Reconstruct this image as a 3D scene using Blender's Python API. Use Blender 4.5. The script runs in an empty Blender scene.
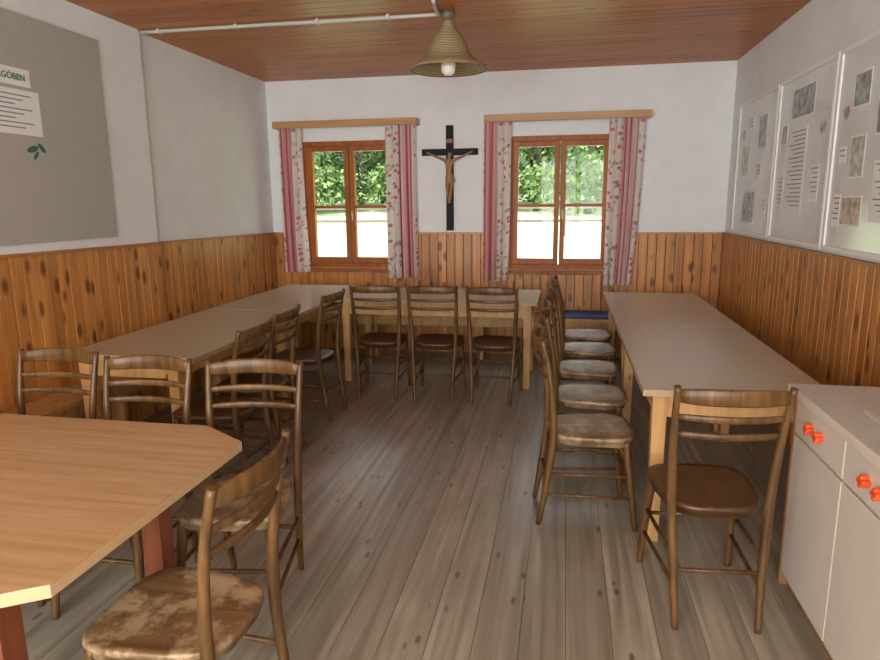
import bpy, math, random
from mathutils import Vector, Matrix
random.seed(7)
scene = bpy.context.scene
COL = scene.collection
D = 6.65; XR = 1.50; XL = -3.09; H = 2.80; YB = -1.9
RAIL = 1.26
# ------------------------------------------------------------------ materials
def new_mat(name):
    m = bpy.data.materials.new(name); m.use_nodes = True
    nt = m.node_tree
    return m, nt, nt.nodes, nt.links, nt.nodes['Principled BSDF']
def plain(name, col, rough=.5, metal=0, noise=0.0, nscale=8, bump=0.0, spec=.5):
    m, nt, N, L, P = new_mat(name)
    P.inputs['Roughness'].default_value = rough
    P.inputs['Metallic'].default_value = metal
    P.inputs['Specular IOR Level'].default_value = spec
    tc = N.new('ShaderNodeTexCoord'); nz = N.new('ShaderNodeTexNoise')
    nz.inputs['Scale'].default_value = nscale; nz.inputs['Detail'].default_value = 5
    L.new(tc.outputs['Object'], nz.inputs['Vector'])
    r = N.new('ShaderNodeValToRGB')
    a = [max(0, c*(1-noise)) for c in col]; b = [min(1, c*(1+noise)) for c in col]
    r.color_ramp.elements[0].position = .3; r.color_ramp.elements[1].position = .7
    r.color_ramp.elements[0].color = (*a, 1); r.color_ramp.elements[1].color = (*b, 1)
    L.new(nz.outputs['Fac'], r.inputs['Fac']); L.new(r.outputs['Color'], P.inputs['Base Color'])
    if bump:
        bp = N.new('ShaderNodeBump'); bp.inputs['Strength'].default_value = bump; bp.inputs['Distance'].default_value = .01
        L.new(nz.outputs['Fac'], bp.inputs['Height']); L.new(bp.outputs['Normal'], P.inputs['Normal'])
    return m
def wood(name, c1, c2, axis='Z', rough=.45, across=22, along=1.3, knots=0.0, knotcol=(.08, .03, .01), var=.25, bump=.15, worn=None, contrast=(.3, .72), spec=.5, wornscale=9, wornpos=(.46, .58), wornamt=.8, kscale=1.0):
    m, nt, N, L, P = new_mat(name)
    P.inputs['Roughness'].default_value = rough
    P.inputs['Specular IOR Level'].default_value = spec
    tc = N.new('ShaderNodeTexCoord'); geo = N.new('ShaderNodeNewGeometry'); oi = N.new('ShaderNodeObjectInfo')
    ad = N.new('ShaderNodeMath'); ad.operation = 'ADD'
    L.new(geo.outputs['Random Per Island'], ad.inputs[0]); L.new(oi.outputs['Random'], ad.inputs[1])
    sc = N.new('ShaderNodeMath'); sc.operation = 'MULTIPLY'; sc.inputs[1].default_value = 17.3
    L.new(ad.outputs[0], sc.inputs[0])
    va = N.new('ShaderNodeVectorMath'); va.operation = 'ADD'
    L.new(tc.outputs['Object'], va.inputs[0]); L.new(sc.outputs[0], va.inputs[1])
    s = {'X': (along, across, across), 'Y': (across, along, across), 'Z': (across, across, along)}[axis]
    mp = N.new('ShaderNodeVectorMath'); mp.operation = 'MULTIPLY'; mp.inputs[1].default_value = s
    L.new(va.outputs[0], mp.inputs[0])
    nz = N.new('ShaderNodeTexNoise'); nz.inputs['Scale'].default_value = 1; nz.inputs['Detail'].default_value = 6; nz.inputs['Distortion'].default_value = .6
    L.new(mp.outputs[0], nz.inputs['Vector'])
    r = N.new('ShaderNodeValToRGB'); r.color_ramp.elements[0].position = contrast[0]; r.color_ramp.elements[1].position = contrast[1]
    r.color_ramp.elements[0].color = (*c1, 1); r.color_ramp.elements[1].color = (*c2, 1)
    L.new(nz.outputs['Fac'], r.inputs['Fac'])
    hs = N.new('ShaderNodeHueSaturation')
    mr = N.new('ShaderNodeMapRange'); mr.inputs['To Min'].default_value = 1-var; mr.inputs['To Max'].default_value = 1+var
    L.new(geo.outputs['Random Per Island'], mr.inputs['Value']); L.new(mr.outputs[0], hs.inputs['Value'])
    L.new(r.outputs['Color'], hs.inputs['Color'])
    out = hs.outputs['Color']
    if worn:
        n2 = N.new('ShaderNodeTexNoise'); n2.inputs['Scale'].default_value = wornscale; n2.inputs['Detail'].default_value = 8; n2.inputs['Roughness'].default_value = .7
        L.new((va if wornscale > 5 else tc).outputs[0 if wornscale > 5 else 'Object'], n2.inputs['Vector'])
        wr = N.new('ShaderNodeValToRGB'); wr.color_ramp.elements[0].position = wornpos[0]; wr.color_ramp.elements[1].position = wornpos[1]
        L.new(n2.outputs['Fac'], wr.inputs['Fac'])
        mx = N.new('ShaderNodeMixRGB'); mx.inputs['Color2'].default_value = (*worn, 1)
        ml = N.new('ShaderNodeMath'); ml.operation = 'MULTIPLY'; ml.inputs[1].default_value = wornamt
        L.new(wr.outputs['Color'], ml.inputs[0])
        L.new(ml.outputs[0], mx.inputs['Fac']); L.new(out, mx.inputs['Color1']); out = mx.outputs['Color']
    if knots > 0:
        ks = {'X': (3.0, 8, 8), 'Y': (8, 3.0, 8), 'Z': (8, 8, 3.6)}[axis]
        ks = tuple(q*kscale for q in ks)
        m2 = N.new('ShaderNodeVectorMath'); m2.operation = 'MULTIPLY'; m2.inputs[1].default_value = ks
        L.new(va.outputs[0], m2.inputs[0])
        vo = N.new('ShaderNodeTexVoronoi'); vo.inputs['Scale'].default_value = 1
        L.new(m2.outputs[0], vo.inputs['Vector'])
        kr = N.new('ShaderNodeValToRGB'); kr.color_ramp.elements[0].position = knots*.5; kr.color_ramp.elements[1].position = knots
        kr.color_ramp.elements[0].color = (.85, .85, .85, 1); kr.color_ramp.elements[1].color = (0, 0, 0, 1)
        L.new(vo.outputs['Distance'], kr.inputs['Fac'])
        mx = N.new('ShaderNodeMixRGB'); mx.inputs['Color2'].default_value = (*knotcol, 1)
        L.new(kr.outputs['Color'], mx.inputs['Fac']); L.new(out, mx.inputs['Color1']); out = mx.outputs['Color']
    L.new(out, P.inputs['Base Color'])
    bp = N.new('ShaderNodeBump'); bp.inputs['Strength'].default_value = bump; bp.inputs['Distance'].default_value = .004
    L.new(nz.outputs['Fac'], bp.inputs['Height']); L.new(bp.outputs['Normal'], P.inputs['Normal'])
    return m

M_wall = plain('plaster_white', (.79, .815, .825), .9, noise=.03, nscale=5, bump=.08)
M_wains = wood('pine_wainscot', (.36, .135, .028), (.64, .295, .075), 'Z', .38, 22, 1.2, knots=.28, kscale=1.2, knotcol=(.10, .026, .008), var=.17)
M_trim = wood('pine_trim', (.44, .23, .085), (.56, .32, .13), 'X', .4, var=.05)
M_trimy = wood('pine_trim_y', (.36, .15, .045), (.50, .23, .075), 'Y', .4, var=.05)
M_ceil = wood('ceiling_boards', (.34, .100, .014), (.54, .185, .028), 'X', .40, 18, 1.0, knots=.17, kscale=1.2, knotcol=(.10, .028, .008), var=.13, spec=.35)
M_floor = wood('floor_boards', (.19, .172, .128), (.41, .38, .30), 'Y', .34, 24, 1.0, knots=.15, kscale=1.5, knotcol=(.10, .07, .04), var=.19, bump=.3, worn=(.23, .21, .16), wornscale=1.6, wornpos=(.42, .62), wornamt=.5)
M_dark = plain('dark_gap', (.03, .02, .013), .9)
M_cgap = plain('ceiling_gap', (.10, .030, .008), .9)
M_win = wood('window_frame_wood', (.26, .070, .012), (.42, .135, .025), 'Z', .45, var=.05, spec=.3)
M_lam = plain('laminate_grey', (.47, .435, .34), .22, noise=.05, nscale=60)
M_lamedge = plain('laminate_edge', (.46, .33, .18), .4, noise=.05)
M_pine = wood('table_pine', (.42, .22, .075), (.60, .36, .14), 'Z', .45, var=.08, knots=.1)
M_ftop = wood('foreground_top', (.42, .26, .115), (.54, .355, .175), 'X', .25, 40, 2.0, var=.0, bump=.03)
M_fedge = wood('foreground_edge', (.55, .38, .20), (.64, .46, .26), 'X', .4, 40, 2, var=.0, bump=.03)
M_fleg = wood('foreground_leg', (.15, .04, .018), (.24, .075, .03), 'Z', .35, var=.05)
M_chair = wood('chair_wood', (.055, .025, .008), (.160, .083, .027), 'Z', .38, 30, 3, var=.14, spec=.4)
M_seat = wood('chair_seat_wood', (.11, .060, .024), (.22, .13, .056), 'Y', .36, 30, 3, var=.0, worn=(.42, .31, .175))
M_seatd = wood('chair_seat_dark', (.050, .022, .009), (.105, .050, .019), 'Y', .36, 30, 3, var=.0)
M_cab = plain('cabinet_white', (.70, .66, .57), .4, noise=.02)
M_cabw = wood('cabinet_side', (.30, .14, .05), (.42, .22, .09), 'Z', .4, var=.04)
M_top = plain('counter_speckle', (.48, .48, .43), .30, noise=.16, nscale=150)
M_or = plain('knob_orange', (.85, .10, .02), .3)
M_black = plain('cross_black', (.010, .008, .008), .6, spec=.25)
M_fig = wood('carved_figure', (.26, .125, .05), (.40, .22, .10), 'Z', .5, var=0)
M_pipe = plain('conduit_grey', (.50, .50, .47), .4)
M_brass = plain('lamp_fitting', (.16, .13, .09), .35)
M_feltb = plain('pinboard_grey', (.42, .41, .37), .95, noise=.06, nscale=90)
M_paper = plain('paper_white', (.80, .82, .80), .8)
M_ink = plain('ink_grey', (.25, .27, .27), .8)
M_green = plain('leaf_green', (.03, .16, .10), .7)
M_frame = plain('display_frame_white', (.86, .87, .86), .5)
M_panel = plain('display_panel', (.70, .73, .73), .14, noise=.05, nscale=3)
M_pic = plain('photo_print', (.30, .32, .32), .3, noise=.7, nscale=18)
M_pic2 = plain('photo_print_light', (.48, .50, .42), .3, noise=.45, nscale=22)
M_pic3 = plain('photo_print_warm', (.46, .34, .28), .3, noise=.6, nscale=24)
M_blue = plain('cushion_blue', (.06, .10, .28), .9, noise=.4, nscale=40)
M_metal = plain('brass_handle', (.5, .42, .28), .3, metal=1)

def glass_mat():
    m, nt, N, L, P = new_mat('window_glass')
    N.remove(P); out = N['Material Output']
    t = N.new('ShaderNodeBsdfTransparent'); g = N.new('ShaderNodeBsdfGlossy'); g.inputs['Roughness'].default_value = .02
    mx = N.new('ShaderNodeMixShader'); mx.inputs[0].default_value = .008
    L.new(t.outputs[0], mx.inputs[1]); L.new(g.outputs[0], mx.inputs[2]); L.new(mx.outputs[0], out.inputs[0])
    return m
M_glass = glass_mat()

def wicker_mat():
    m, nt, N, L, P = new_mat('lamp_wicker')
    tc = N.new('ShaderNodeTexCoord'); w = N.new('ShaderNodeTexWave'); w.bands_direction = 'Z'
    w.inputs['Scale'].default_value = 28; w.inputs['Distortion'].default_value = 1.5; w.inputs['Detail'].default_value = 2
    L.new(tc.outputs['Object'], w.inputs['Vector'])
    r = N.new('ShaderNodeValToRGB'); r.color_ramp.elements[0].color = (.22, .15, .065, 1); r.color_ramp.elements[1].color = (.50, .40, .23, 1)
    L.new(w.outputs['Fac'], r.inputs['Fac']); L.new(r.outputs['Color'], P.inputs['Base Color'])
    b = N.new('ShaderNodeBump'); b.inputs['Strength'].default_value = .5; b.inputs['Distance'].default_value = .01
    L.new(w.outputs['Fac'], b.inputs['Height']); L.new(b.outputs['Normal'], P.inputs['Normal'])
    P.inputs['Roughness'].default_value = .6
    return m
M_wicker = wicker_mat()
def bulb_mat():
    m, nt, N, L, P = new_mat('bulb_glass')
    P.inputs['Base Color'].default_value = (.9, .88, .8, 1); P.inputs['Roughness'].default_value = .15
    return m
M_bulb = bulb_mat()

def curtain_mat():
    m, nt, N, L, P = new_mat('curtain_floral')
    uv = N.new('ShaderNodeUVMap'); uv.uv_map = 'UVMap'
    sx = N.new('ShaderNodeSeparateXYZ'); L.new(uv.outputs[0], sx.inputs[0])
    f = N.new('ShaderNodeMath'); f.operation = 'MULTIPLY'; f.inputs[1].default_value = 1.0; L.new(sx.outputs[0], f.inputs[0])
    fr = N.new('ShaderNodeMath'); fr.operation = 'FRACT'; L.new(f.outputs[0], fr.inputs[0])
    r = N.new('ShaderNodeValToRGB'); cr = r.color_ramp; cr.interpolation = 'CONSTANT'
    base = (.86, .80, .75, 1); red = (.56, .13, .15, 1); pink = (.80, .48, .47, 1)
    cr.elements[0].position = 0; cr.elements[0].color = base
    cr.elements[1].position = .50; cr.elements[1].color = red
    for p, c in ((.53, pink), (.60, red), (.63, base), (.68, pink), (.74, red), (.78, pink), (.84, base), (.88, pink), (.93, red), (.96, base)):
        e = cr.elements.new(p); e.color = c
    L.new(fr.outputs[0], r.inputs['Fac'])
    ms = N.new('ShaderNodeVectorMath'); ms.operation = 'MULTIPLY'; ms.inputs[1].default_value = (10, 30, 1)
    L.new(uv.outputs[0], ms.inputs[0])
    vo = N.new('ShaderNodeTexVoronoi'); vo.inputs['Scale'].default_value = 1; L.new(ms.outputs[0], vo.inputs['Vector'])
    vr = N.new('ShaderNodeValToRGB'); vr.color_ramp.elements[0].position = .28; vr.color_ramp.elements[1].position = .42
    vr.color_ramp.elements[0].color = (1, 1, 1, 1); vr.color_ramp.elements[1].color = (0, 0, 0, 1)
    L.new(vo.outputs['Distance'], vr.inputs['Fac'])
    fc = N.new('ShaderNodeValToRGB'); fc.color_ramp.interpolation = 'CONSTANT'
    fc.color_ramp.elements[0].color = (.62, .22, .23, 1); fc.color_ramp.elements[1].position = .45; fc.color_ramp.elements[1].color = (.78, .48, .46, 1)
    e = fc.color_ramp.elements.new(.7); e.color = (.42, .46, .34, 1)
    e = fc.color_ramp.elements.new(.86); e.color = (.48, .50, .60, 1)
    sc2 = N.new('ShaderNodeSeparateColor'); L.new(vo.outputs['Color'], sc2.inputs[0]); L.new(sc2.outputs[0], fc.inputs['Fac'])
    mx = N.new('ShaderNodeMixRGB'); L.new(vr.outputs['Color'], mx.inputs['Fac']); L.new(r.outputs['Color'], mx.inputs['Color1']); L.new(fc.outputs['Color'], mx.inputs['Color2'])
    lt = N.new('ShaderNodeMath'); lt.operation = 'LESS_THAN'; lt.inputs[1].default_value = .5; L.new(fr.outputs[0], lt.inputs[0])
    mx2 = N.new('ShaderNodeMixRGB'); L.new(lt.outputs[0], mx2.inputs['Fac']); L.new(r.outputs['Color'], mx2.inputs['Color1']); L.new(mx.outputs['Color'], mx2.inputs['Color2'])
    L.new(mx2.outputs['Color'], P.inputs['Base Color']); P.inputs['Roughness'].default_value = .9
    tr = N.new('ShaderNodeBsdfTranslucent'); L.new(mx2.outputs['Color'], tr.inputs['Color'])
    ms2 = N.new('ShaderNodeMixShader'); ms2.inputs[0].default_value = .35
    L.new(P.outputs[0], ms2.inputs[1]); L.new(tr.outputs[0], ms2.inputs[2]); L.new(ms2.outputs[0], N['Material Output'].inputs[0])
    return m
M_curt = curtain_mat()

# ------------------------------------------------------------------ mesh builder
def catmull(pts, k=6):
    P = [Vector(p) for p in pts]; out = []
    for i in range(len(P)-1):
        p0 = P[max(i-1, 0)]; p1 = P[i]; p2 = P[i+1]; p3 = P[min(i+2, len(P)-1)]
        for j in range(k):
            t = j/k
            out.append(.5*((2*p1)+(-p0+p2)*t+(2*p0-5*p1+4*p2-p3)*t*t+(-p0+3*p1-3*p2+p3)*t**3))
    out.append(P[-1]); return out
class MB:
    def __init__(s): s.v = []; s.f = []; s.mi = []; s.sm = []
    def face(s, idx, m=0, sm=False): s.f.append(idx); s.mi.append(m); s.sm.append(sm)
    def hexa(s, p, m=0):
        b = len(s.v); s.v += [tuple(q) for q in p]
        for q in ((3, 2, 1, 0), (4, 5, 6, 7), (0, 1, 5, 4), (1, 2, 6, 5), (2, 3, 7, 6), (3, 0, 4, 7)): s.face([b+i for i in q], m)
    def box(s, x0, x1, y0, y1, z0, z1, m=0):
        s.hexa([(x0, y0, z0), (x1, y0, z0), (x1, y1, z0), (x0, y1, z0), (x0, y0, z1), (x1, y0, z1), (x1, y1, z1), (x0, y1, z1)], m)
    def taper(s, cx, cy, z0, z1, w0, w1, m=0):
        a, c = w0/2, w1/2
        s.hexa([(cx-a, cy-a, z0), (cx+a, cy-a, z0), (cx+a, cy+a, z0), (cx-a, cy+a, z0), (cx-c, cy-c, z1), (cx+c, cy-c, z1), (cx+c, cy+c, z1), (cx-c, cy+c, z1)], m)
    def rings(s, rings, m=0, cap=True, sm=True):
        b = len(s.v); n = len(rings[0])
        for r in rings: s.v += [tuple(p) for p in r]
        for i in range(len(rings)-1):
            for j in range(n):
                a = b+i*n+j; c = b+i*n+(j+1) % n
                s.face([a, c, c+n, a+n], m, sm)
        if cap:
            s.face([b+j for j in range(n)][::-1], m); s.face([b+(len(rings)-1)*n+j for j in range(n)], m)
    def tube(s, path, rad, n=10, m=0, cap=True):
        P = [Vector(p) for p in path]; d = P[-1]-P[0]
        ref = Vector((0, 1, 0)) if abs(d.normalized().z) > .7 else Vector((0, 0, 1))
        rr = []
        for i, p in enumerate(P):
            t = (P[min(i+1, len(P)-1)]-P[max(i-1, 0)]).normalized()
            a = t.cross(ref).normalized(); c = a.cross(t).normalized()
            r = rad if isinstance(rad, (int, float)) else rad[0]+(rad[1]-rad[0])*i/(len(P)-1) if len(rad) == 2 else rad[i]
            rr.append([p+a*(math.cos(q)*r)-c*(math.sin(q)*r) for q in [2*math.pi*k/n for k in range(n)]])
        s.rings(rr, m, cap)
    def strip(s, path, h, t, m=0):
        P = [Vector(p) for p in path]; rr = []
        for i, p in enumerate(P):
            d = P[min(i+1, len(P)-1)]-P[max(i-1, 0)]; d.z = 0; d.normalize(); nrm = Vector((-d.y, d.x, 0))
            hh = h if isinstance(h, (int, float)) else h[i]
            z = Vector((0, 0, hh/2)); q = nrm*t/2; e = .8
            rr.append([p-z*e-q, p-z-q*.3, p-z+q*.3, p-z*e+q, p+z*e+q, p+z+q*.3, p+z-q*.3, p+z*e-q])
        s.rings(rr, m, True, True)
    def lathe(s, prof, cx, cy, n=32, m=0, cap=False):
        s.rings([[(cx+r*math.cos(2*math.pi*k/n), cy+r*math.sin(2*math.pi*k/n), z) for k in range(n)] for r, z in prof], m, cap)
    def mesh(s, name, mats):
        me = bpy.data.meshes.new(name); me.from_pydata(s.v, [], s.f)
        for q in mats: me.materials.append(q)
        me.polygons.foreach_set('material_index', s.mi); me.polygons.foreach_set('use_smooth', s.sm)
        me.update(); return me
    def obj(s, name, mats, bevel=0, parent=None):
        me = s.mesh(name, mats)
        o = bpy.data.objects.new(name, me); COL.objects.link(o)
        if parent: o.parent = parent
        if bevel:
            b = o.modifiers.new('bevel', 'BEVEL'); b.width = bevel; b.segments = 2; b.limit_method = 'ANGLE'
        return o

# ------------------------------------------------------------------ room shell
W1 = (-2.72, -1.72); W2 = (-.57, .46); WZ = (.88, 2.19)
T = .32
def wall_with_openings(b, x0, x1, y0, y1, z0, z1, ops, oz):
    xs = x0
    for a, c in ops:
        b.box(xs, a, y0, y1, z0, z1); b.box(a, c, y0, y1, z0, oz[0]); b.box(a, c, y0, y1, oz[1], z1); xs = c
    b.box(xs, x1, y0, y1, z0, z1)
b = MB(); wall_with_openings(b, XL, XR, D, D+T, -.3, H, [W1, W2], WZ); b.obj('wall_back', [M_wall])
b = MB(); wall_with_openings(b, XL, XR, YB-T, YB, -.3, H, [(-2.8, -.95), (-.65, 1.2)], (.7, 2.55)); b.obj('wall_front', [M_wall])
b = MB(); b.box(XL-.3, XL, YB-T, D+T, -.3, H); b.obj('wall_left', [M_wall])
b = MB(); b.box(XL+.0005, XL+.04, YB+.001, 4.52, RAIL+.02, H-.0005); b.obj('wall_left_projection', [M_wall])
b = MB(); b.box(XR, XR+.3, YB-T, D+T, -.3, H); b.obj('wall_right', [M_wall])
# floor boards
b = MB(); x = XL
while x < XR-.01:
    w = .165; x1 = min(x+w, XR)
    cuts = [YB, -1+random.random()*2.0, D]
    for a, c in zip(cuts[:-1], cuts[1:]): b.box(x+.0010, x1-.0010, a+.001, c-.001, -.02, 0, 0)
    x = x1
b.box(XL, XR, YB, D, -.05, -.012, 1); b.obj('floor', [M_floor, M_dark])
# ceiling boards
b = MB(); y = YB
while y < D-.01:
    y1 = min(y+.105, D); b.box(XL, XR, y+.0015, y1-.0015, H, H+.02, 0); y = y1
b.box(XL-.3, XR+.3, YB-.3, D+.3, H+.008, H+.2, 1)
b.obj('ceiling', [M_ceil, M_cgap], bevel=.002)
# wainscot
def planks(seg0, seg1, w=.088):
    n = max(1, round((seg1-seg0)/w)); s = (seg1-seg0)/n
    return [(seg0+i*s, seg0+(i+1)*s) for i in range(n)]
G = .0022
b = MB(); e = .019
for a, c, top in ((XL+e, W1[0], RAIL-.02), (W1[0], W1[1], .84), (W1[1], W2[0], RAIL-.02), (W2[0], W2[1], .84), (W2[1], XR-e, RAIL-.02)):
    for p, q in planks(a, c): b.box(p+G, q-G, D-.018, D-.002, .0, top, 0)
    if top > 1: b.box(max(a, XL+.031), min(c, XR-.031), D-.030, D-.001, top, top+.018, 1)
b.box(XL+e, XR-e, D-.008, D-.001, 0, .83, 2)
for a, c in ((XL+e, W1[0]), (W1[1], W2[0]), (W2[1], XR-e)): b.box(a, c, D-.008, D-.001, 0, RAIL-.02, 2)
b.obj('wainscot_back', [M_wains, M_trim, M_dark], bevel=.003)
ltop = lambda y: RAIL-.02+(D-y)*.012
b = MB()
for y0, y1, xo in ((4.52, D, 0), (YB, 4.52, .04)):
    for p, q in planks(y0, y1):
        z0, z1 = ltop(p), ltop(q); X0 = XL+xo+.001; X1 = XL+xo+.018
        b.hexa([(X0, p+G, 0), (X1, p+G, 0), (X1, q-G, 0), (X0, q-G, 0), (X0, p+G, z0), (X1, p+G, z0), (X1, q-G, z1), (X0, q-G, z1)], 0)
    X0 = XL+xo; X1 = XL+xo+.030; z0, z1 = ltop(y0), ltop(y1)
    b.hexa([(X0, y0, z0), (X1, y0, z0), (X1, y1, z1), (X0, y1, z1), (X0, y0, z0+.018), (X1, y0, z0+.018), (X1, y1, z1+.018), (X0, y1, z1+.018)], 1)
    b.box(XL+xo+.001, XL+xo+.007, y0, y1, 0, 1.24, 2)
b.box(XL+.001, XL+.04, YB, 4.52, 0, 1.24, 2)
b.obj('wainscot_left', [M_wains, M_trimy, M_dark], bevel=.003)
b = MB()
for p, q in planks(YB, D): b.box(XR-.018, XR-.002, p+G, q-G, 0, RAIL-.02, 0)
b.box(XR-.030, XR-.001, YB, D, RAIL-.02, RAIL-.002, 1); b.box(XR-.008, XR-.001, YB, D, 0, 1.24, 2)
b.obj('wainscot_right', [M_wains, M_trimy, M_dark], bevel=.003)

# ------------------------------------------------------------------ windows
def window(name, x0, x1, z0, z1, y, muntin=1.52, s=1):
    b = MB(); f = .05
    b.box(x0, x1, y, y+.09, z0, z0+f); b.box(x0, x1, y, y+.09, z1-f, z1)
    b.box(x0, x0+f, y, y+.09, z0+f, z1-f); b.box(x1-f, x1, y, y+.09, z0+f, z1-f)
    xc = (x0+x1)/2
    for a, c in ((x0+f, xc-.002), (xc+.002, x1-f)):
        g = .05; A, C, Z0, Z1 = a+.003, c-.003, z0+f+.003, z1-f-.003; Y0, Y1 = y-.012*s, y+.05*s
        Y0, Y1 = min(Y0, Y1), max(Y0, Y1)
        b.box(A, A+g, Y0, Y1, Z0, Z1); b.box(C-g, C, Y0, Y1, Z0, Z1); b.box(A+g, C-g, Y0, Y1, Z0, Z0+g+.01); b.box(A+g, C-g, Y0, Y1, Z1-g, Z1)
        if muntin: b.box(A+g, C-g, Y0+.015, Y1-.01, muntin-.014, muntin+.014)
        b.box(A+g, C-g, y+.022, y+.026, Z0+g, Z1-g, 1)
    b.tube([(xc+.03, y-.012*s, 1.48), (xc+.03, y-.04*s, 1.48)], .009, 8, 2)
    b.tube([(xc+.03, y-.04*s, 1.485), (xc+.03, y-.045*s, 1.38)], .009, 8, 2)
    b.obj(name, [M_win, M_glass, M_metal], bevel=.004)
window('window_1', W1[0], W1[1], *WZ, D+.02); window('window_2', W2[0], W2[1], *WZ, D+.02)
window('added_window_3', -2.8, -.95, .7, 2.55, YB-.12, muntin=0, s=-1); window('added_window_4', -.65, 1.2, .7, 2.55, YB-.12, muntin=0, s=-1)  # rear pair, unseen, added to let light in from behind the camera
for (a, c) in (W1, W2):
    b = MB(); b.box(a-.02, c+.02, D-.07, D+.018, .842, .878); b.obj('window_sill', [M_win], bevel=.006)
# pelmets
for a, c in ((-2.97, -1.46), (-.79, .76)):
    b = MB(); b.box(a, c, D-.16, D-.14, 2.315, 2.38); b.box(a, a+.02, D-.14, D-.001, 2.315, 2.38); b.box(c-.02, c, D-.14, D-.001, 2.315, 2.38)
    b.box(a+.02, c-.02, D-.14, D-.001, 2.365, 2.38); b.obj('curtain_pelmet', [M_trim], bevel=.003)
# curtains
def curtain(x0, x1, z0, z1, y, folds, ph, flare=0, off=0):
    nu, nv = 90, 22; V = []; F = []; UV = []
    for j in range(nv+1):
        t = j/nv; z = z1+(z0-z1)*t
        for i in range(nu+1):
            u = i/nu
            w = x1-x0
            X = x0+u*w + flare*t*t*(u) + .012*math.sin(u*folds*2*math.pi*1.0+ph+1.3)
            amp = .022+.012*t
            Y = y+amp*math.sin(u*folds*2*math.pi+ph+.5*math.sin(t*2+ph))+.008*math.sin(u*23+t*3)
            V.append((X, Y, z+.012*math.sin(u*folds*2*math.pi+ph)*t)); UV.append((u+off, t))
    for j in range(nv):
        for i in range(nu):
            a = j*(nu+1)+i; F.append((a, a+1, a+nu+2, a+nu+1))
    me = bpy.data.meshes.new('curtain'); me.from_pydata(V, [], F); l = me.uv_layers.new(name='UVMap')
    for lp in me.loops: l.data[lp.index].uv = UV[lp.vertex_index]
    me.materials.append(M_curt); me.polygons.foreach_set('use_smooth', [True]*len(F))
    o = bpy.data.objects.new('curtain', me); COL.objects.link(o)
curtain(-2.95, -2.70, .85, 2.34, D-.085, 4, 0, .03, .32)
curtain(-1.81, -1.50, .80, 2.34, D-.085, 4, 1, .02, .05)
curtain(-.80, -.53, .79, 2.34, D-.085, 4, 2, -.02, .42)
curtain(.38, .71, .76, 2.34, D-.085, 5, .6, -.06, .1)

# ------------------------------------------------------------------ crucifix
cx = -1.15
b = MB(); b.box(cx-.037, cx+.037, D-.03, D-.001, 1.275, 2.31); b.box(cx-.285, cx+.285, D-.031, D-.001, 2.02, 2.085)
cruc = b.obj('crucifix', [M_black], bevel=.004)
me = bpy.data.meshes.new('figure')
y = D-.055
pts = {'pel': (cx+.005, y, 1.80, .032), 'ab': (cx, y, 1.86, .026), 'ch': (cx, y-.004, 1.94, .036), 'nk': (cx, y-.004, 1.985, .014), 'hd': (cx+.012, y-.018, 2.025, .026), 'hd2': (cx+.014, y-.02, 2.05, .018),
       'sl': (cx-.05, y, 1.975, .016), 'el': (cx-.13, y+.005, 2.005, .012), 'wl': (cx-.205, y+.012, 2.04, .009), 'hl': (cx-.235, y+.015, 2.055, .010),
       'sr': (cx+.05, y, 1.975, .016), 'er': (cx+.13, y+.005, 2.005, .012), 'wr': (cx+.205, y+.012, 2.04, .009), 'hr': (cx+.235, y+.015, 2.055, .010),
       'tl': (cx-.02, y, 1.77, .024), 'kl': (cx-.018, y-.022, 1.68, .016), 'al': (cx-.006, y, 1.585, .010), 'fl': (cx-.006, y-.02, 1.55, .009),
       'tr': (cx+.026, y, 1.77, .024), 'kr': (cx+.020, y-.025, 1.68, .016), 'ar': (cx+.008, y-.004, 1.585, .010), 'fr': (cx+.006, y-.024, 1.55, .009)}
ks = list(pts); E = [('pel', 'ab'), ('ab', 'ch'), ('ch', 'nk'), ('nk', 'hd'), ('hd', 'hd2'), ('ch', 'sl'), ('sl', 'el'), ('el', 'wl'), ('wl', 'hl'), ('ch', 'sr'), ('sr', 'er'), ('er', 'wr'), ('wr', 'hr'),
     ('pel', 'tl'), ('tl', 'kl'), ('kl', 'al'), ('al', 'fl'), ('pel', 'tr'), ('tr', 'kr'), ('kr', 'ar'), ('ar', 'fr')]
me.from_pydata([pts[k][:3] for k in ks], [(ks.index(a), ks.index(c)) for a, c in E], [])
fg = bpy.data.objects.new('carved_figure', me); COL.objects.link(fg); fg.parent = cruc
fg.modifiers.new('skin', 'SKIN'); me.materials.append(M_fig)
for i, k in enumerate(ks): me.skin_vertices[0].data[i].radius = (pts[k][3],)*2
me.skin_vertices[0].data[0].use_root = True
sb = fg.modifiers.new('sub', 'SUBSURF'); sb.levels = 2; sb.render_levels = 2
b = MB(); b.lathe([(.034, 1.835), (.040, 1.81), (.042, 1.77), (.040, 1.745)], cx+.003, y-.003, 16); b.tube([(cx+.04, y-.01, 1.82), (cx+.05, y-.012, 1.76)], (.008, .014), 8)
b.obj('loincloth', [M_fig], parent=cruc)
b = MB(); b.box(cx-.03, cx+.03, D-.036, D-.030, 2.14, 2.18); b.obj('title_plaque', [M_fig], parent=cruc)

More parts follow.
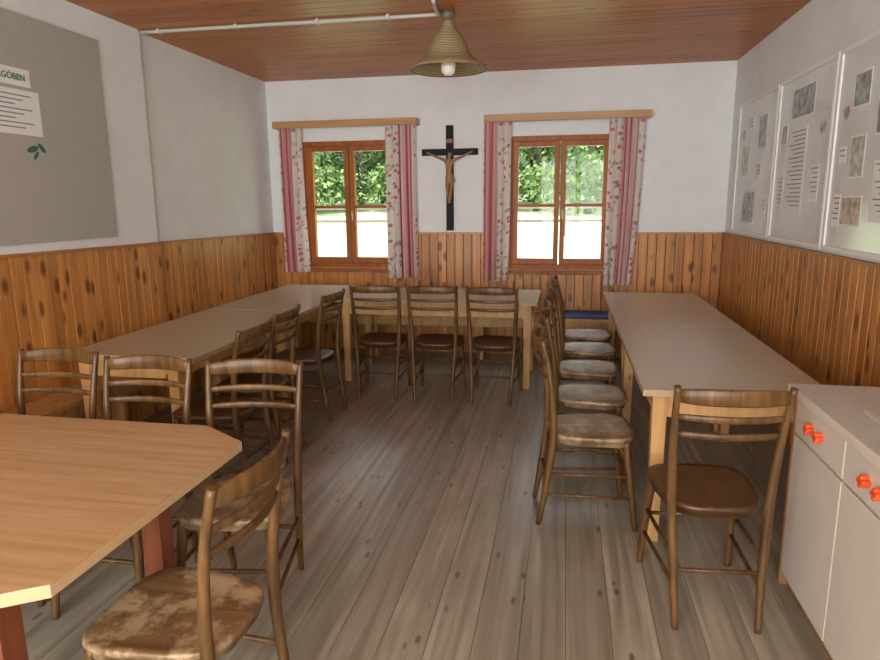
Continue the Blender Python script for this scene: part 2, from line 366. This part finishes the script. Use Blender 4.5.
# ------------------------------------------------------------------ lamp + conduit
b = MB(); lx, ly = -.795, 4.55
b.lathe([(.0, H-.001), (.045, H-.001), (.05, H-.03), (.03, H-.05), (.014, H-.06), (.014, H-.11), (.0, H-.11)], lx, ly, 20, 1)
prof = [(.034, 2.735), (.042, 2.715), (.046, 2.70), (.070, 2.672), (.100, 2.635), (.125, 2.59), (.142, 2.545), (.165, 2.508), (.205, 2.475), (.255, 2.448), (.262, 2.433), (.250, 2.433), (.198, 2.462), (.155, 2.498), (.133, 2.54), (.115, 2.585), (.09, 2.625), (.03, 2.69)]
b.lathe(prof, lx, ly, 40, 0)
b.lathe([(.0, 2.70), (.03, 2.70), (.03, 2.58), (.0, 2.58)], lx, ly, 16, 1)
b.lathe([(.0, 2.60), (.018, 2.59), (.022, 2.55), (.045, 2.50), (.052, 2.46), (.045, 2.42), (.025, 2.40), (.0, 2.395)], lx, ly, 20, 2)
b.obj('pendant_lamp', [M_wicker, M_brass, M_bulb])
b = MB(); b.tube(catmull([(XL+.045, 4.535, H-.016), (-2.2, 4.535, H-.016), (-1.5, 4.54, H-.018), (lx-.06, ly, H-.016)], 6), .0125, 10)
b.tube(catmull([(lx-.06, ly, H-.016), (lx-.06, ly-.10, H-.016), (lx-.04, ly-.3, H-.016)], 5), .012, 10)
for q in (-2.9, -2.3, -1.7, -1.2): b.box(q-.01, q+.01, 4.515, 4.56, H-.032, H-.001)
b.obj('conduit_pipe', [M_pipe])

# ------------------------------------------------------------------ left pinboard
bx = XL+.041
b = MB(); b.box(bx, bx+.02, 1.9, 4.03, 1.35, 2.62, 0); b.box(bx+.02, bx+.0215, 2.70, 3.47, 1.96, 2.205, 1); b.box(bx+.02, bx+.0215, 2.75, 3.42, 2.225, 2.32, 1)
for k in range(8): b.box(bx+.0215, bx+.022, 2.80, 3.41-.06*(k % 3), 2.17-.025*k, 2.177-.025*k, 2)
pin = b.obj('pinboard', [M_feltb, M_paper, M_ink])
cu = bpy.data.curves.new('board_lettering', 'FONT'); cu.body = 'TRAGÖBEN'; cu.size = .048; cu.extrude = .0005; cu.offset = .0008; cu.align_x = 'RIGHT'
tx = bpy.data.objects.new('board_lettering', cu); COL.objects.link(tx); tx.location = (bx+.023, 3.385, 2.256); tx.rotation_euler = (math.pi/2, 0, math.pi/2); cu.materials.append(M_green); tx.parent = pin
b = MB()
for (yy, zz, r, a) in ((3.38, 1.885, .045, .3), (3.45, 1.895, .035, 2.4), (3.40, 1.85, .03, 4)):
    n = 12; ring = []
    for k in range(n):
        q = 2*math.pi*k/n; u = r*math.cos(q); v = r*.4*math.sin(q)
        ring.append((yy+u*math.cos(a)-v*math.sin(a), zz+u*math.sin(a)+v*math.cos(a)))
    b.rings([[(bx+.0205, p, q) for p, q in ring], [(bx+.022, p, q) for p, q in ring]], 0, True, False)
b.obj('leaf_cutout', [M_green], parent=pin)

# ------------------------------------------------------------------ right display boards
def display(y0, y1, items):
    b = MB(); X = XR-.001; z0, z1 = 1.275, 2.37
    b.box(X-.012, X, y0, y1, z0, z1, 1); f = .026
    for a in ((y0, y0+f, z0+f, z1-f), (y1-f, y1, z0+f, z1-f), (y0, y1, z0, z0+f), (y0, y1, z1-f, z1)): b.box(X-.022, X, *a, 0)
    for (yc, zc, w, h, k) in items:
        mi = {'t': 2, 'p': 3, 'q': 4, 'w': 6, 'h': 5}[k]
        if k == 'h':   # heart-shaped cut-out
            ring = []
            for q in range(20):
                t = 2*math.pi*q/20; ring.append((yc+w/2*math.sin(t)**3, zc+h/2*(13*math.cos(t)-5*math.cos(2*t)-2*math.cos(3*t)-math.cos(4*t))/16))
            b.rings([[(X-.011, p, q) for p, q in ring], [(X-.0135, p, q) for p, q in ring]], 6, True, False); continue
        if k in 'pqw': b.box(X-.0133, X-.011, yc-w/2-.01, yc+w/2+.01, zc-h/2-.01, zc+h/2+.01, 2)
        b.box(X-.0136, X-.011, yc-w/2, yc+w/2, zc-h/2, zc+h/2, mi)
        if k == 't':
            n = int((h-.03)/.028)
            for i in range(n): b.box(X-.0142, X-.0134, yc-w*.4, yc+w*(.4-.12*((i*7) % 3)), zc+h/2-.025-i*.028, zc+h/2-.018-i*.028, 5)
    b.obj('display_board', [M_frame, M_panel, M_paper, M_pic, M_pic2, M_ink, M_pic3])
display(5.25, 6.33, [(5.95, 2.17, .16, .12, 't'), (5.6, 2.08, .2, .24, 'p'), (6.05, 1.88, .22, .22, 'q'), (5.65, 1.78, .14, .12, 't'), (5.85, 1.5, .34, .24, 'p'), (5.42, 1.5, .1, .14, 't'), (6.15, 2.1, .08, .09, 'h')])
display(4.20, 5.22, [(4.74, 2.18, .40, .18, 'p'), (4.36, 1.98, .10, .11, 'h'), (4.78, 1.74, .34, .56, 't'), (4.42, 1.66, .14, .22, 't'), (5.06, 2.0, .10, .12, 'w'), (5.06, 1.6, .12, .2, 't')])
display(3.15, 4.17, [(3.86, 2.12, .18, .16, 'p'), (3.84, 1.78, .16, .2, 'q'), (4.03, 2.02, .09, .10, 'h'), (3.55, 2.0, .2, .24, 'p'), (3.85, 1.5, .24, .14, 'w'), (3.5, 1.6, .26, .3, 't'), (4.04, 1.5, .1, .18, 't'), (4.03, 1.8, .09, .09, 't')])

# ------------------------------------------------------------------ benches
def bench(x0, x1, y0, y1, axis):
    b = MB(); b.box(x0, x1, y0, y1, .42, .45, 0)
    if axis == 'X':
        n = 5
        for i in range(n):
            c = x0+.05+(x1-x0-.1)*i/(n-1); b.box(c-.02, c+.02, y0+.04, y1, 0, .42, 0)
        b.box(x0+.02, x1-.02, y0+.03, y0+.05, .34, .42, 0)
    else:
        n = 4
        for i in range(n):
            c = y0+.05+(y1-y0-.1)*i/(n-1); b.box(x0, x1-.04, c-.02, c+.02, 0, .42, 0)
        b.box(x1-.05, x1-.03, y0+.02, y1-.02, .34, .42, 0)
    return b.obj('wall_bench', [M_pine], bevel=.004)
bench(XL+.07, XR-.05, 6.27, D-.032, 'X')
bench(XL+.075, XL+.33, 2.3, 6.24, 'Y')
b = MB(); b.box(.02, .52, 6.29, 6.6, .452, .485); b.obj('seat_cushion', [M_blue], bevel=.014)

# ------------------------------------------------------------------ tables
def table(name, x0, x1, y0, y1, h=.75, ir=.05):
    b = MB()
    b.box(x0, x1, y0, y1, h-.004, h, 0); b.box(x0, x1, y0, y1, h-.03, h-.004, 1)
    i = .05; l = .065
    for cxx in (x0+i+l/2, x1-ir-l/2):
        for cyy in (y0+i+l/2, y1-i-l/2): b.taper(cxx, cyy, 0, h-.03, l*.8, l, 2)
    a = .062; ar = ir+.012
    b.box(x0+a, x0+a+.02, y0+.1, y1-.1, h-.14, h-.03, 2); b.box(x1-ar-.02, x1-ar, y0+.1, y1-.1, h-.14, h-.03, 2)
    b.box(x0+.1, x1-ir-.05, y0+a, y0+a+.02, h-.14, h-.03, 2); b.box(x0+.1, x1-ir-.05, y1-a-.02, y1-a, h-.14, h-.03, 2)
    return b.obj(name, [M_lam, M_lamedge, M_pine], bevel=.003)
table('dining_table', .36, 1.15, 2.87, 4.43)
table('dining_table', .36, 1.15, 4.436, 6.03)
table('dining_table', -2.75, -1.95, 3.1, 4.66, ir=.13)
table('dining_table', -2.75, -1.95, 4.666, 6.22, ir=.13)
table('dining_table', -1.94, -.20, 5.30, 6.10)
# foreground chamfered table
b = MB(); x0, x1, y0, y1 = -2.72, -1.09, .98, 2.12; cxm, cym = .20, .13
out = [(x0+cxm, y0), (x1-cxm, y0), (x1, y0+cym), (x1, y1-cym), (x1-cxm, y1), (x0+cxm, y1), (x0, y1-cym), (x0, y0+cym)]
b.rings([[(p, q, .718) for p, q in out], [(p, q, .748) for p, q in out]], 1, True, False)
b.rings([[(p, q, .748) for p, q in out], [(p, q, .751) for p, q in out]], 0, True, False)
for cxx in (-2.45, -1.34):
    for cyy in (1.20, 1.83): b.box(cxx-.035, cxx+.035, cyy-.035, cyy+.035, 0, .718, 2)
b.box(-2.45, -1.34, 1.20, 1.225, .63, .718, 2); b.box(-2.45, -1.34, 1.815, 1.84, .63, .718, 2)
b.box(-2.46, -2.435, 1.2, 1.83, .63, .718, 2); b.box(-1.355, -1.33, 1.2, 1.83, .63, .718, 2)
b.obj('octagonal_table', [M_ftop, M_fedge, M_fleg], bevel=.0025)

# ------------------------------------------------------------------ chairs
def chair_mesh(seatmat, nm):
    b = MB()
    for s in (-1, 1):
        path = catmull([(s*.148, -.255, 0), (s*.156, -.225, .18), (s*.170, -.195, .42), (s*.177, -.196, .58), (s*.186, -.216, .76), (s*.192, -.255, .935)], 5)
        n = len(path); b.tube(path, [(.0125+.0055*math.sin(math.pi*min(1, i/n*1.15))) for i in range(n)], 10)
        fp = catmull([(s*.160, .150, .445), (s*.172, .168, .30), (s*.182, .190, .12), (s*.186, .205, 0)], 4)
        n = len(fp); b.tube(fp, [.021-.008*(i/(n-1)) for i in range(n)], 10)
        b.tube([(s*.176, .172, .27), (s*.162, -.212, .27)], .0085, 8); b.tube([(s*.180, .184, .16), (s*.155, -.230, .16)], .0085, 8)
        b.tube(catmull([(s*.170, .165, .33), (s*.165, .12, .41), (s*.16, .04, .435)], 4), .006, 6)
    b.tube([(-.174, .174, .25), (.174, .174, .25)], .0085, 8)
    b.tube([(-.158, -.218, .22), (.158, -.218, .22)], .0085, 8)
    def slat(z, h, th, ypost, half, bow, crest=0):
        P = []; hh = []
        for i in range(13):
            u = -1+2*i/12
            P.append((u*half, ypost-bow*(1-u*u), z+crest*(1-u*u))); hh.append(h*(.72+.28*(1-u**4)))
        b.strip(P, hh, th)
    slat(.900, .062, .014, -.246, .188, .045, .006)
    slat(.820, .026, .012, -.228, .186, .040)
    slat(.752, .026, .012, -.214, .182, .036)
    def outline(sc, z, n=40):
        r = []
        for k in range(n):
            t = 2*math.pi*k/n; c, s_ = math.cos(t), math.sin(t); e = 2/3.6
            xx = abs(c)**e*(1 if c > 0 else -1); yy = abs(s_)**e*(1 if s_ > 0 else -1)
            w = .188+.022*yy; r.append((xx*w*sc, (yy*.207)*sc, z))
        return r
    b.rings([outline(.93, .418), outline(.955, .42), outline(.955, .442), outline(.995, .444), outline(1.01, .452), outline(1.005, .462), outline(.97, .467), outline(.86, .463), outline(.5, .460), outline(.1, .460)], 1)
    return b.mesh(nm, [M_chair, seatmat])
CH = chair_mesh(M_seat, 'chair_worn'); CHD = chair_mesh(M_seatd, 'chair_dark')
def chair(x, y, rot, me=CH):
    o = bpy.data.objects.new('dining_chair', me); COL.objects.link(o); o.location = (x, y, 0); o.rotation_euler = (0, 0, math.radians(rot))
chair(.57, 2.55, 5, CHD)
for p in ((.15, 3.18, -84), (.17, 3.76, -90), (.175, 4.38, -92)): chair(*p)
for p in ((.20, 4.98, -90), (.20, 5.52, -88)): chair(*p)
for p in ((-1.46, 5.10, 4), (-.99, 5.11, 0), (-.52, 5.11, -2)): chair(*p, me=CHD)
for p in ((-1.86, 3.17, 90), (-1.90, 3.66, 92), (-1.88, 4.45, 87)): chair(*p, me=CHD)
chair(-2.20, 2.20, 180); chair(-1.71, 2.14, 181); chair(-1.20, 2.15, 188)
chair(-1.02, 1.46, 88)

# ------------------------------------------------------------------ cabinet
b = MB(); cx0, cy0, cy1 = .915, -.12, 2.68
b.box(cx0+.02, XR-.034, cy0, cy1, .06, .82, 0); b.box(cx0+.03, XR-.034, cy0+.02, cy1-.02, 0, .06, 4)
b.box(cx0-.0, XR-.034, cy1-.018, cy1+.002, .0, .82, 4)
b.box(cx0-.02, XR-.034, cy0-.01, cy1+.02, .82, .846, 2); b.box(cx0-.025, cx0-.02, cy0-.01, cy1+.02, .818, .85, 0); b.box(cx0-.02, XR-.034, cy0-.01, cy1+.02, .846, .850, 2)
y = cy1-.02
while y > cy0+.3:
    a = y-.46
    b.box(cx0, cx0+.02, a+.005, y-.005, .665, .805, 0); b.box(cx0, cx0+.02, a+.005, y-.005, .065, .655, 0)
    for yy in (y-.175, y-.265):
        for dz, dy in ((.012, 0), (-.012, 0), (0, .012), (0, -.012), (0, 0)):
            b.tube([(cx0, yy+dy, .735+dz), (cx0-.026, yy+dy, .735+dz)], .009, 8, 1)
    y = a
b.obj('kitchen_cabinet', [M_cab, M_or, M_top, M_dark, M_cabw], bevel=.0025)
b = MB(); b.box(1.02, 1.42, 1.75, 2.35, .8505, .858, 0); b.box(1.03, 1.41, 1.76, 2.34, .858, .860, 1)
b.obj('counter_tray', [M_pipe, M_top], bevel=.002)

# ------------------------------------------------------------------ outdoors
M_grass = plain('grass_meadow', (.42, .52, .28), .95, noise=.2, nscale=.5)
def leafmat():
    m, nt, N, L, P = new_mat('foliage')
    g = N.new('ShaderNodeNewGeometry'); r = N.new('ShaderNodeValToRGB')
    r.color_ramp.elements[0].color = (.022, .05, .016, 1); r.color_ramp.elements[1].color = (.24, .35, .12, 1)
    L.new(g.outputs['Random Per Island'], r.inputs['Fac']); L.new(r.outputs['Color'], P.inputs['Base Color'])
    P.inputs['Roughness'].default_value = .8; P.inputs['Specular IOR Level'].default_value = .2
    tr = N.new('ShaderNodeBsdfTranslucent'); L.new(r.outputs['Color'], tr.inputs['Color']); mx = N.new('ShaderNodeMixShader'); mx.inputs[0].default_value = .35
    L.new(P.outputs[0], mx.inputs[1]); L.new(tr.outputs[0], mx.inputs[2]); L.new(mx.outputs[0], N['Material Output'].inputs[0])
    return m
M_leaf = leafmat(); M_bark = plain('bark', (.10, .08, .06), .9, noise=.3, nscale=12)
M_hill = plain('forest_hill', (.03, .06, .02), .95, noise=.6, nscale=1.2)
gz = lambda y: -.3 if y < 9 else -.3+(y-9)*.075
b = MB(); b.hexa([(-60, D+T, -.6), (50, D+T, -.6), (50, 9, -.6), (-60, 9, -.6), (-60, D+T, -.3), (50, D+T, -.3), (50, 9, -.3), (-60, 9, -.3)])
b.hexa([(-60, 9, -.6), (50, 9, -.6), (50, 60, -.6), (-60, 60, -.6), (-60, 9, -.3), (50, 9, -.3), (50, 60, gz(60)), (-60, 60, gz(60))])
b.obj('meadow_ground', [M_grass])
b = MB(); rr = []
for j in range(8):
    rr.append([(-60+i*3.5, 37+j*2+random.random()*1.5, 1.2+j*2.6+random.random()*1.2) for i in range(32)])
for r in rr: b.v += r
for j in range(7):
    for i in range(31): a = j*32+i; b.face([a, a+1, a+33, a+32], 0, True)
b.obj('forest_hillside', [M_hill])
def tree_mesh(seed):
    R = random.Random(seed); b = MB()
    b.tube([(0, 0, -.35), (.1, 0, 3), (0, .1, 7.5)], [.16, .12, .05], 8, 0)
    blobs = [(R.uniform(-1.5, 1.5), R.uniform(-1.2, 1.0), R.uniform(.8, 7.5), R.uniform(.8, 1.5)) for _ in range(17)]
    for k in range(3): blobs.append((-1.3+k*1.2, R.uniform(-1.3, -.6), R.uniform(.6, 1.0), .9))
    for bl in blobs: b.tube([(0, 0, bl[2]*.7), (bl[0], bl[1], bl[2])], (.07, .02), 5, 0)
    for _ in range(5200):
        bl = R.choice(blobs); d = Vector((R.gauss(0, 1), R.gauss(0, 1), R.gauss(0, 1))).normalized()*bl[3]*R.uniform(.5, 1.0)
        c = Vector(bl[:3])+d
        u = Vector((R.gauss(0, 1), R.gauss(0, 1), R.gauss(0, 1))).normalized(); v = u.orthogonal().normalized(); s = R.uniform(.06, .14)
        k = len(b.v); b.v += [tuple(c-u*s), tuple(c+v*s*.6), tuple(c+u*s), tuple(c-v*s*.6)]; b.face([k, k+1, k+2, k+3], 1)
    return b.mesh('tree_%d' % seed, [M_bark, M_leaf])
TM = [tree_mesh(s) for s in (1, 2, 3)]
for row, (yy, st) in enumerate(((28, 2.5), (32, 2.7))):
    x = -24+row
    while x < 12:
        o = bpy.data.objects.new('leafy_tree', random.choice(TM)); COL.objects.link(o)
        dy = random.uniform(-1.6, 1.2); sc = random.uniform(.85, 1.25); o.scale = (sc,)*3
        o.location = (x+random.uniform(-.4, .4), yy+dy, gz(yy+dy)+.25*sc); o.rotation_euler = (0, 0, random.uniform(-.6, .6))
        x += st
b = MB(); zf = gz(20)
for i in range(16): b.box(-22+i*2.2-.05, -22+i*2.2+.05, 20-.05, 20+.05, zf-.1, zf+.95)
for z in (.4, .8): b.box(-22.2, 11.2, 19.9, 19.95, zf+z, zf+z+.09)
b.obj('wooden_fence', [M_bark])

# ------------------------------------------------------------------ light
w = bpy.data.worlds.new('overcast_sky'); scene.world = w; w.use_nodes = True
bg = w.node_tree.nodes['Background']; bg.inputs[0].default_value = (.92, .96, 1, 1); bg.inputs[1].default_value = 5.0
sd = bpy.data.lights.new('sun', 'SUN'); sd.energy = 9; sd.angle = .2; sd.color = (1, .98, .94)
so = bpy.data.objects.new('sun', sd); COL.objects.link(so); so.rotation_euler = (math.radians(38), 0, math.radians(-15)); so.location = (0, -5, 12)
for nm, x, e in (('added_fill_1', -1.87, 150), ('added_fill_2', .27, 150)):  # area fill lamps added behind the rear openings to mimic daylight
    ad = bpy.data.lights.new(nm, 'AREA'); ad.shape = 'RECTANGLE'; ad.size = 1.8; ad.size_y = 1.8; ad.energy = e; ad.color = (1, .985, .95)
    ao = bpy.data.objects.new(nm, ad); COL.objects.link(ao); ao.location = (x, YB-.36, 1.65); ao.rotation_euler = (math.radians(90), 0, 0)

# ------------------------------------------------------------------ camera
psi = math.radians(10.8); th = math.radians(11.2); rho = .0088
right = Vector((math.cos(psi), math.sin(psi), 0)); fwd = Vector((-math.sin(psi)*math.cos(th), math.cos(psi)*math.cos(th), -math.sin(th))); up = right.cross(fwd)
r2 = (right-up*rho).normalized(); u2 = (up+right*rho).normalized()
M = Matrix((r2, u2, -fwd)).transposed().to_4x4(); M.translation = (0, 0, 1.57)
cd = bpy.data.cameras.new('camera'); cd.sensor_width = 36; cd.lens = 650/880*36; cd.clip_start = .02
co = bpy.data.objects.new('camera', cd); COL.objects.link(co); co.matrix_world = M; scene.camera = co
scene.view_settings.view_transform = 'Standard'
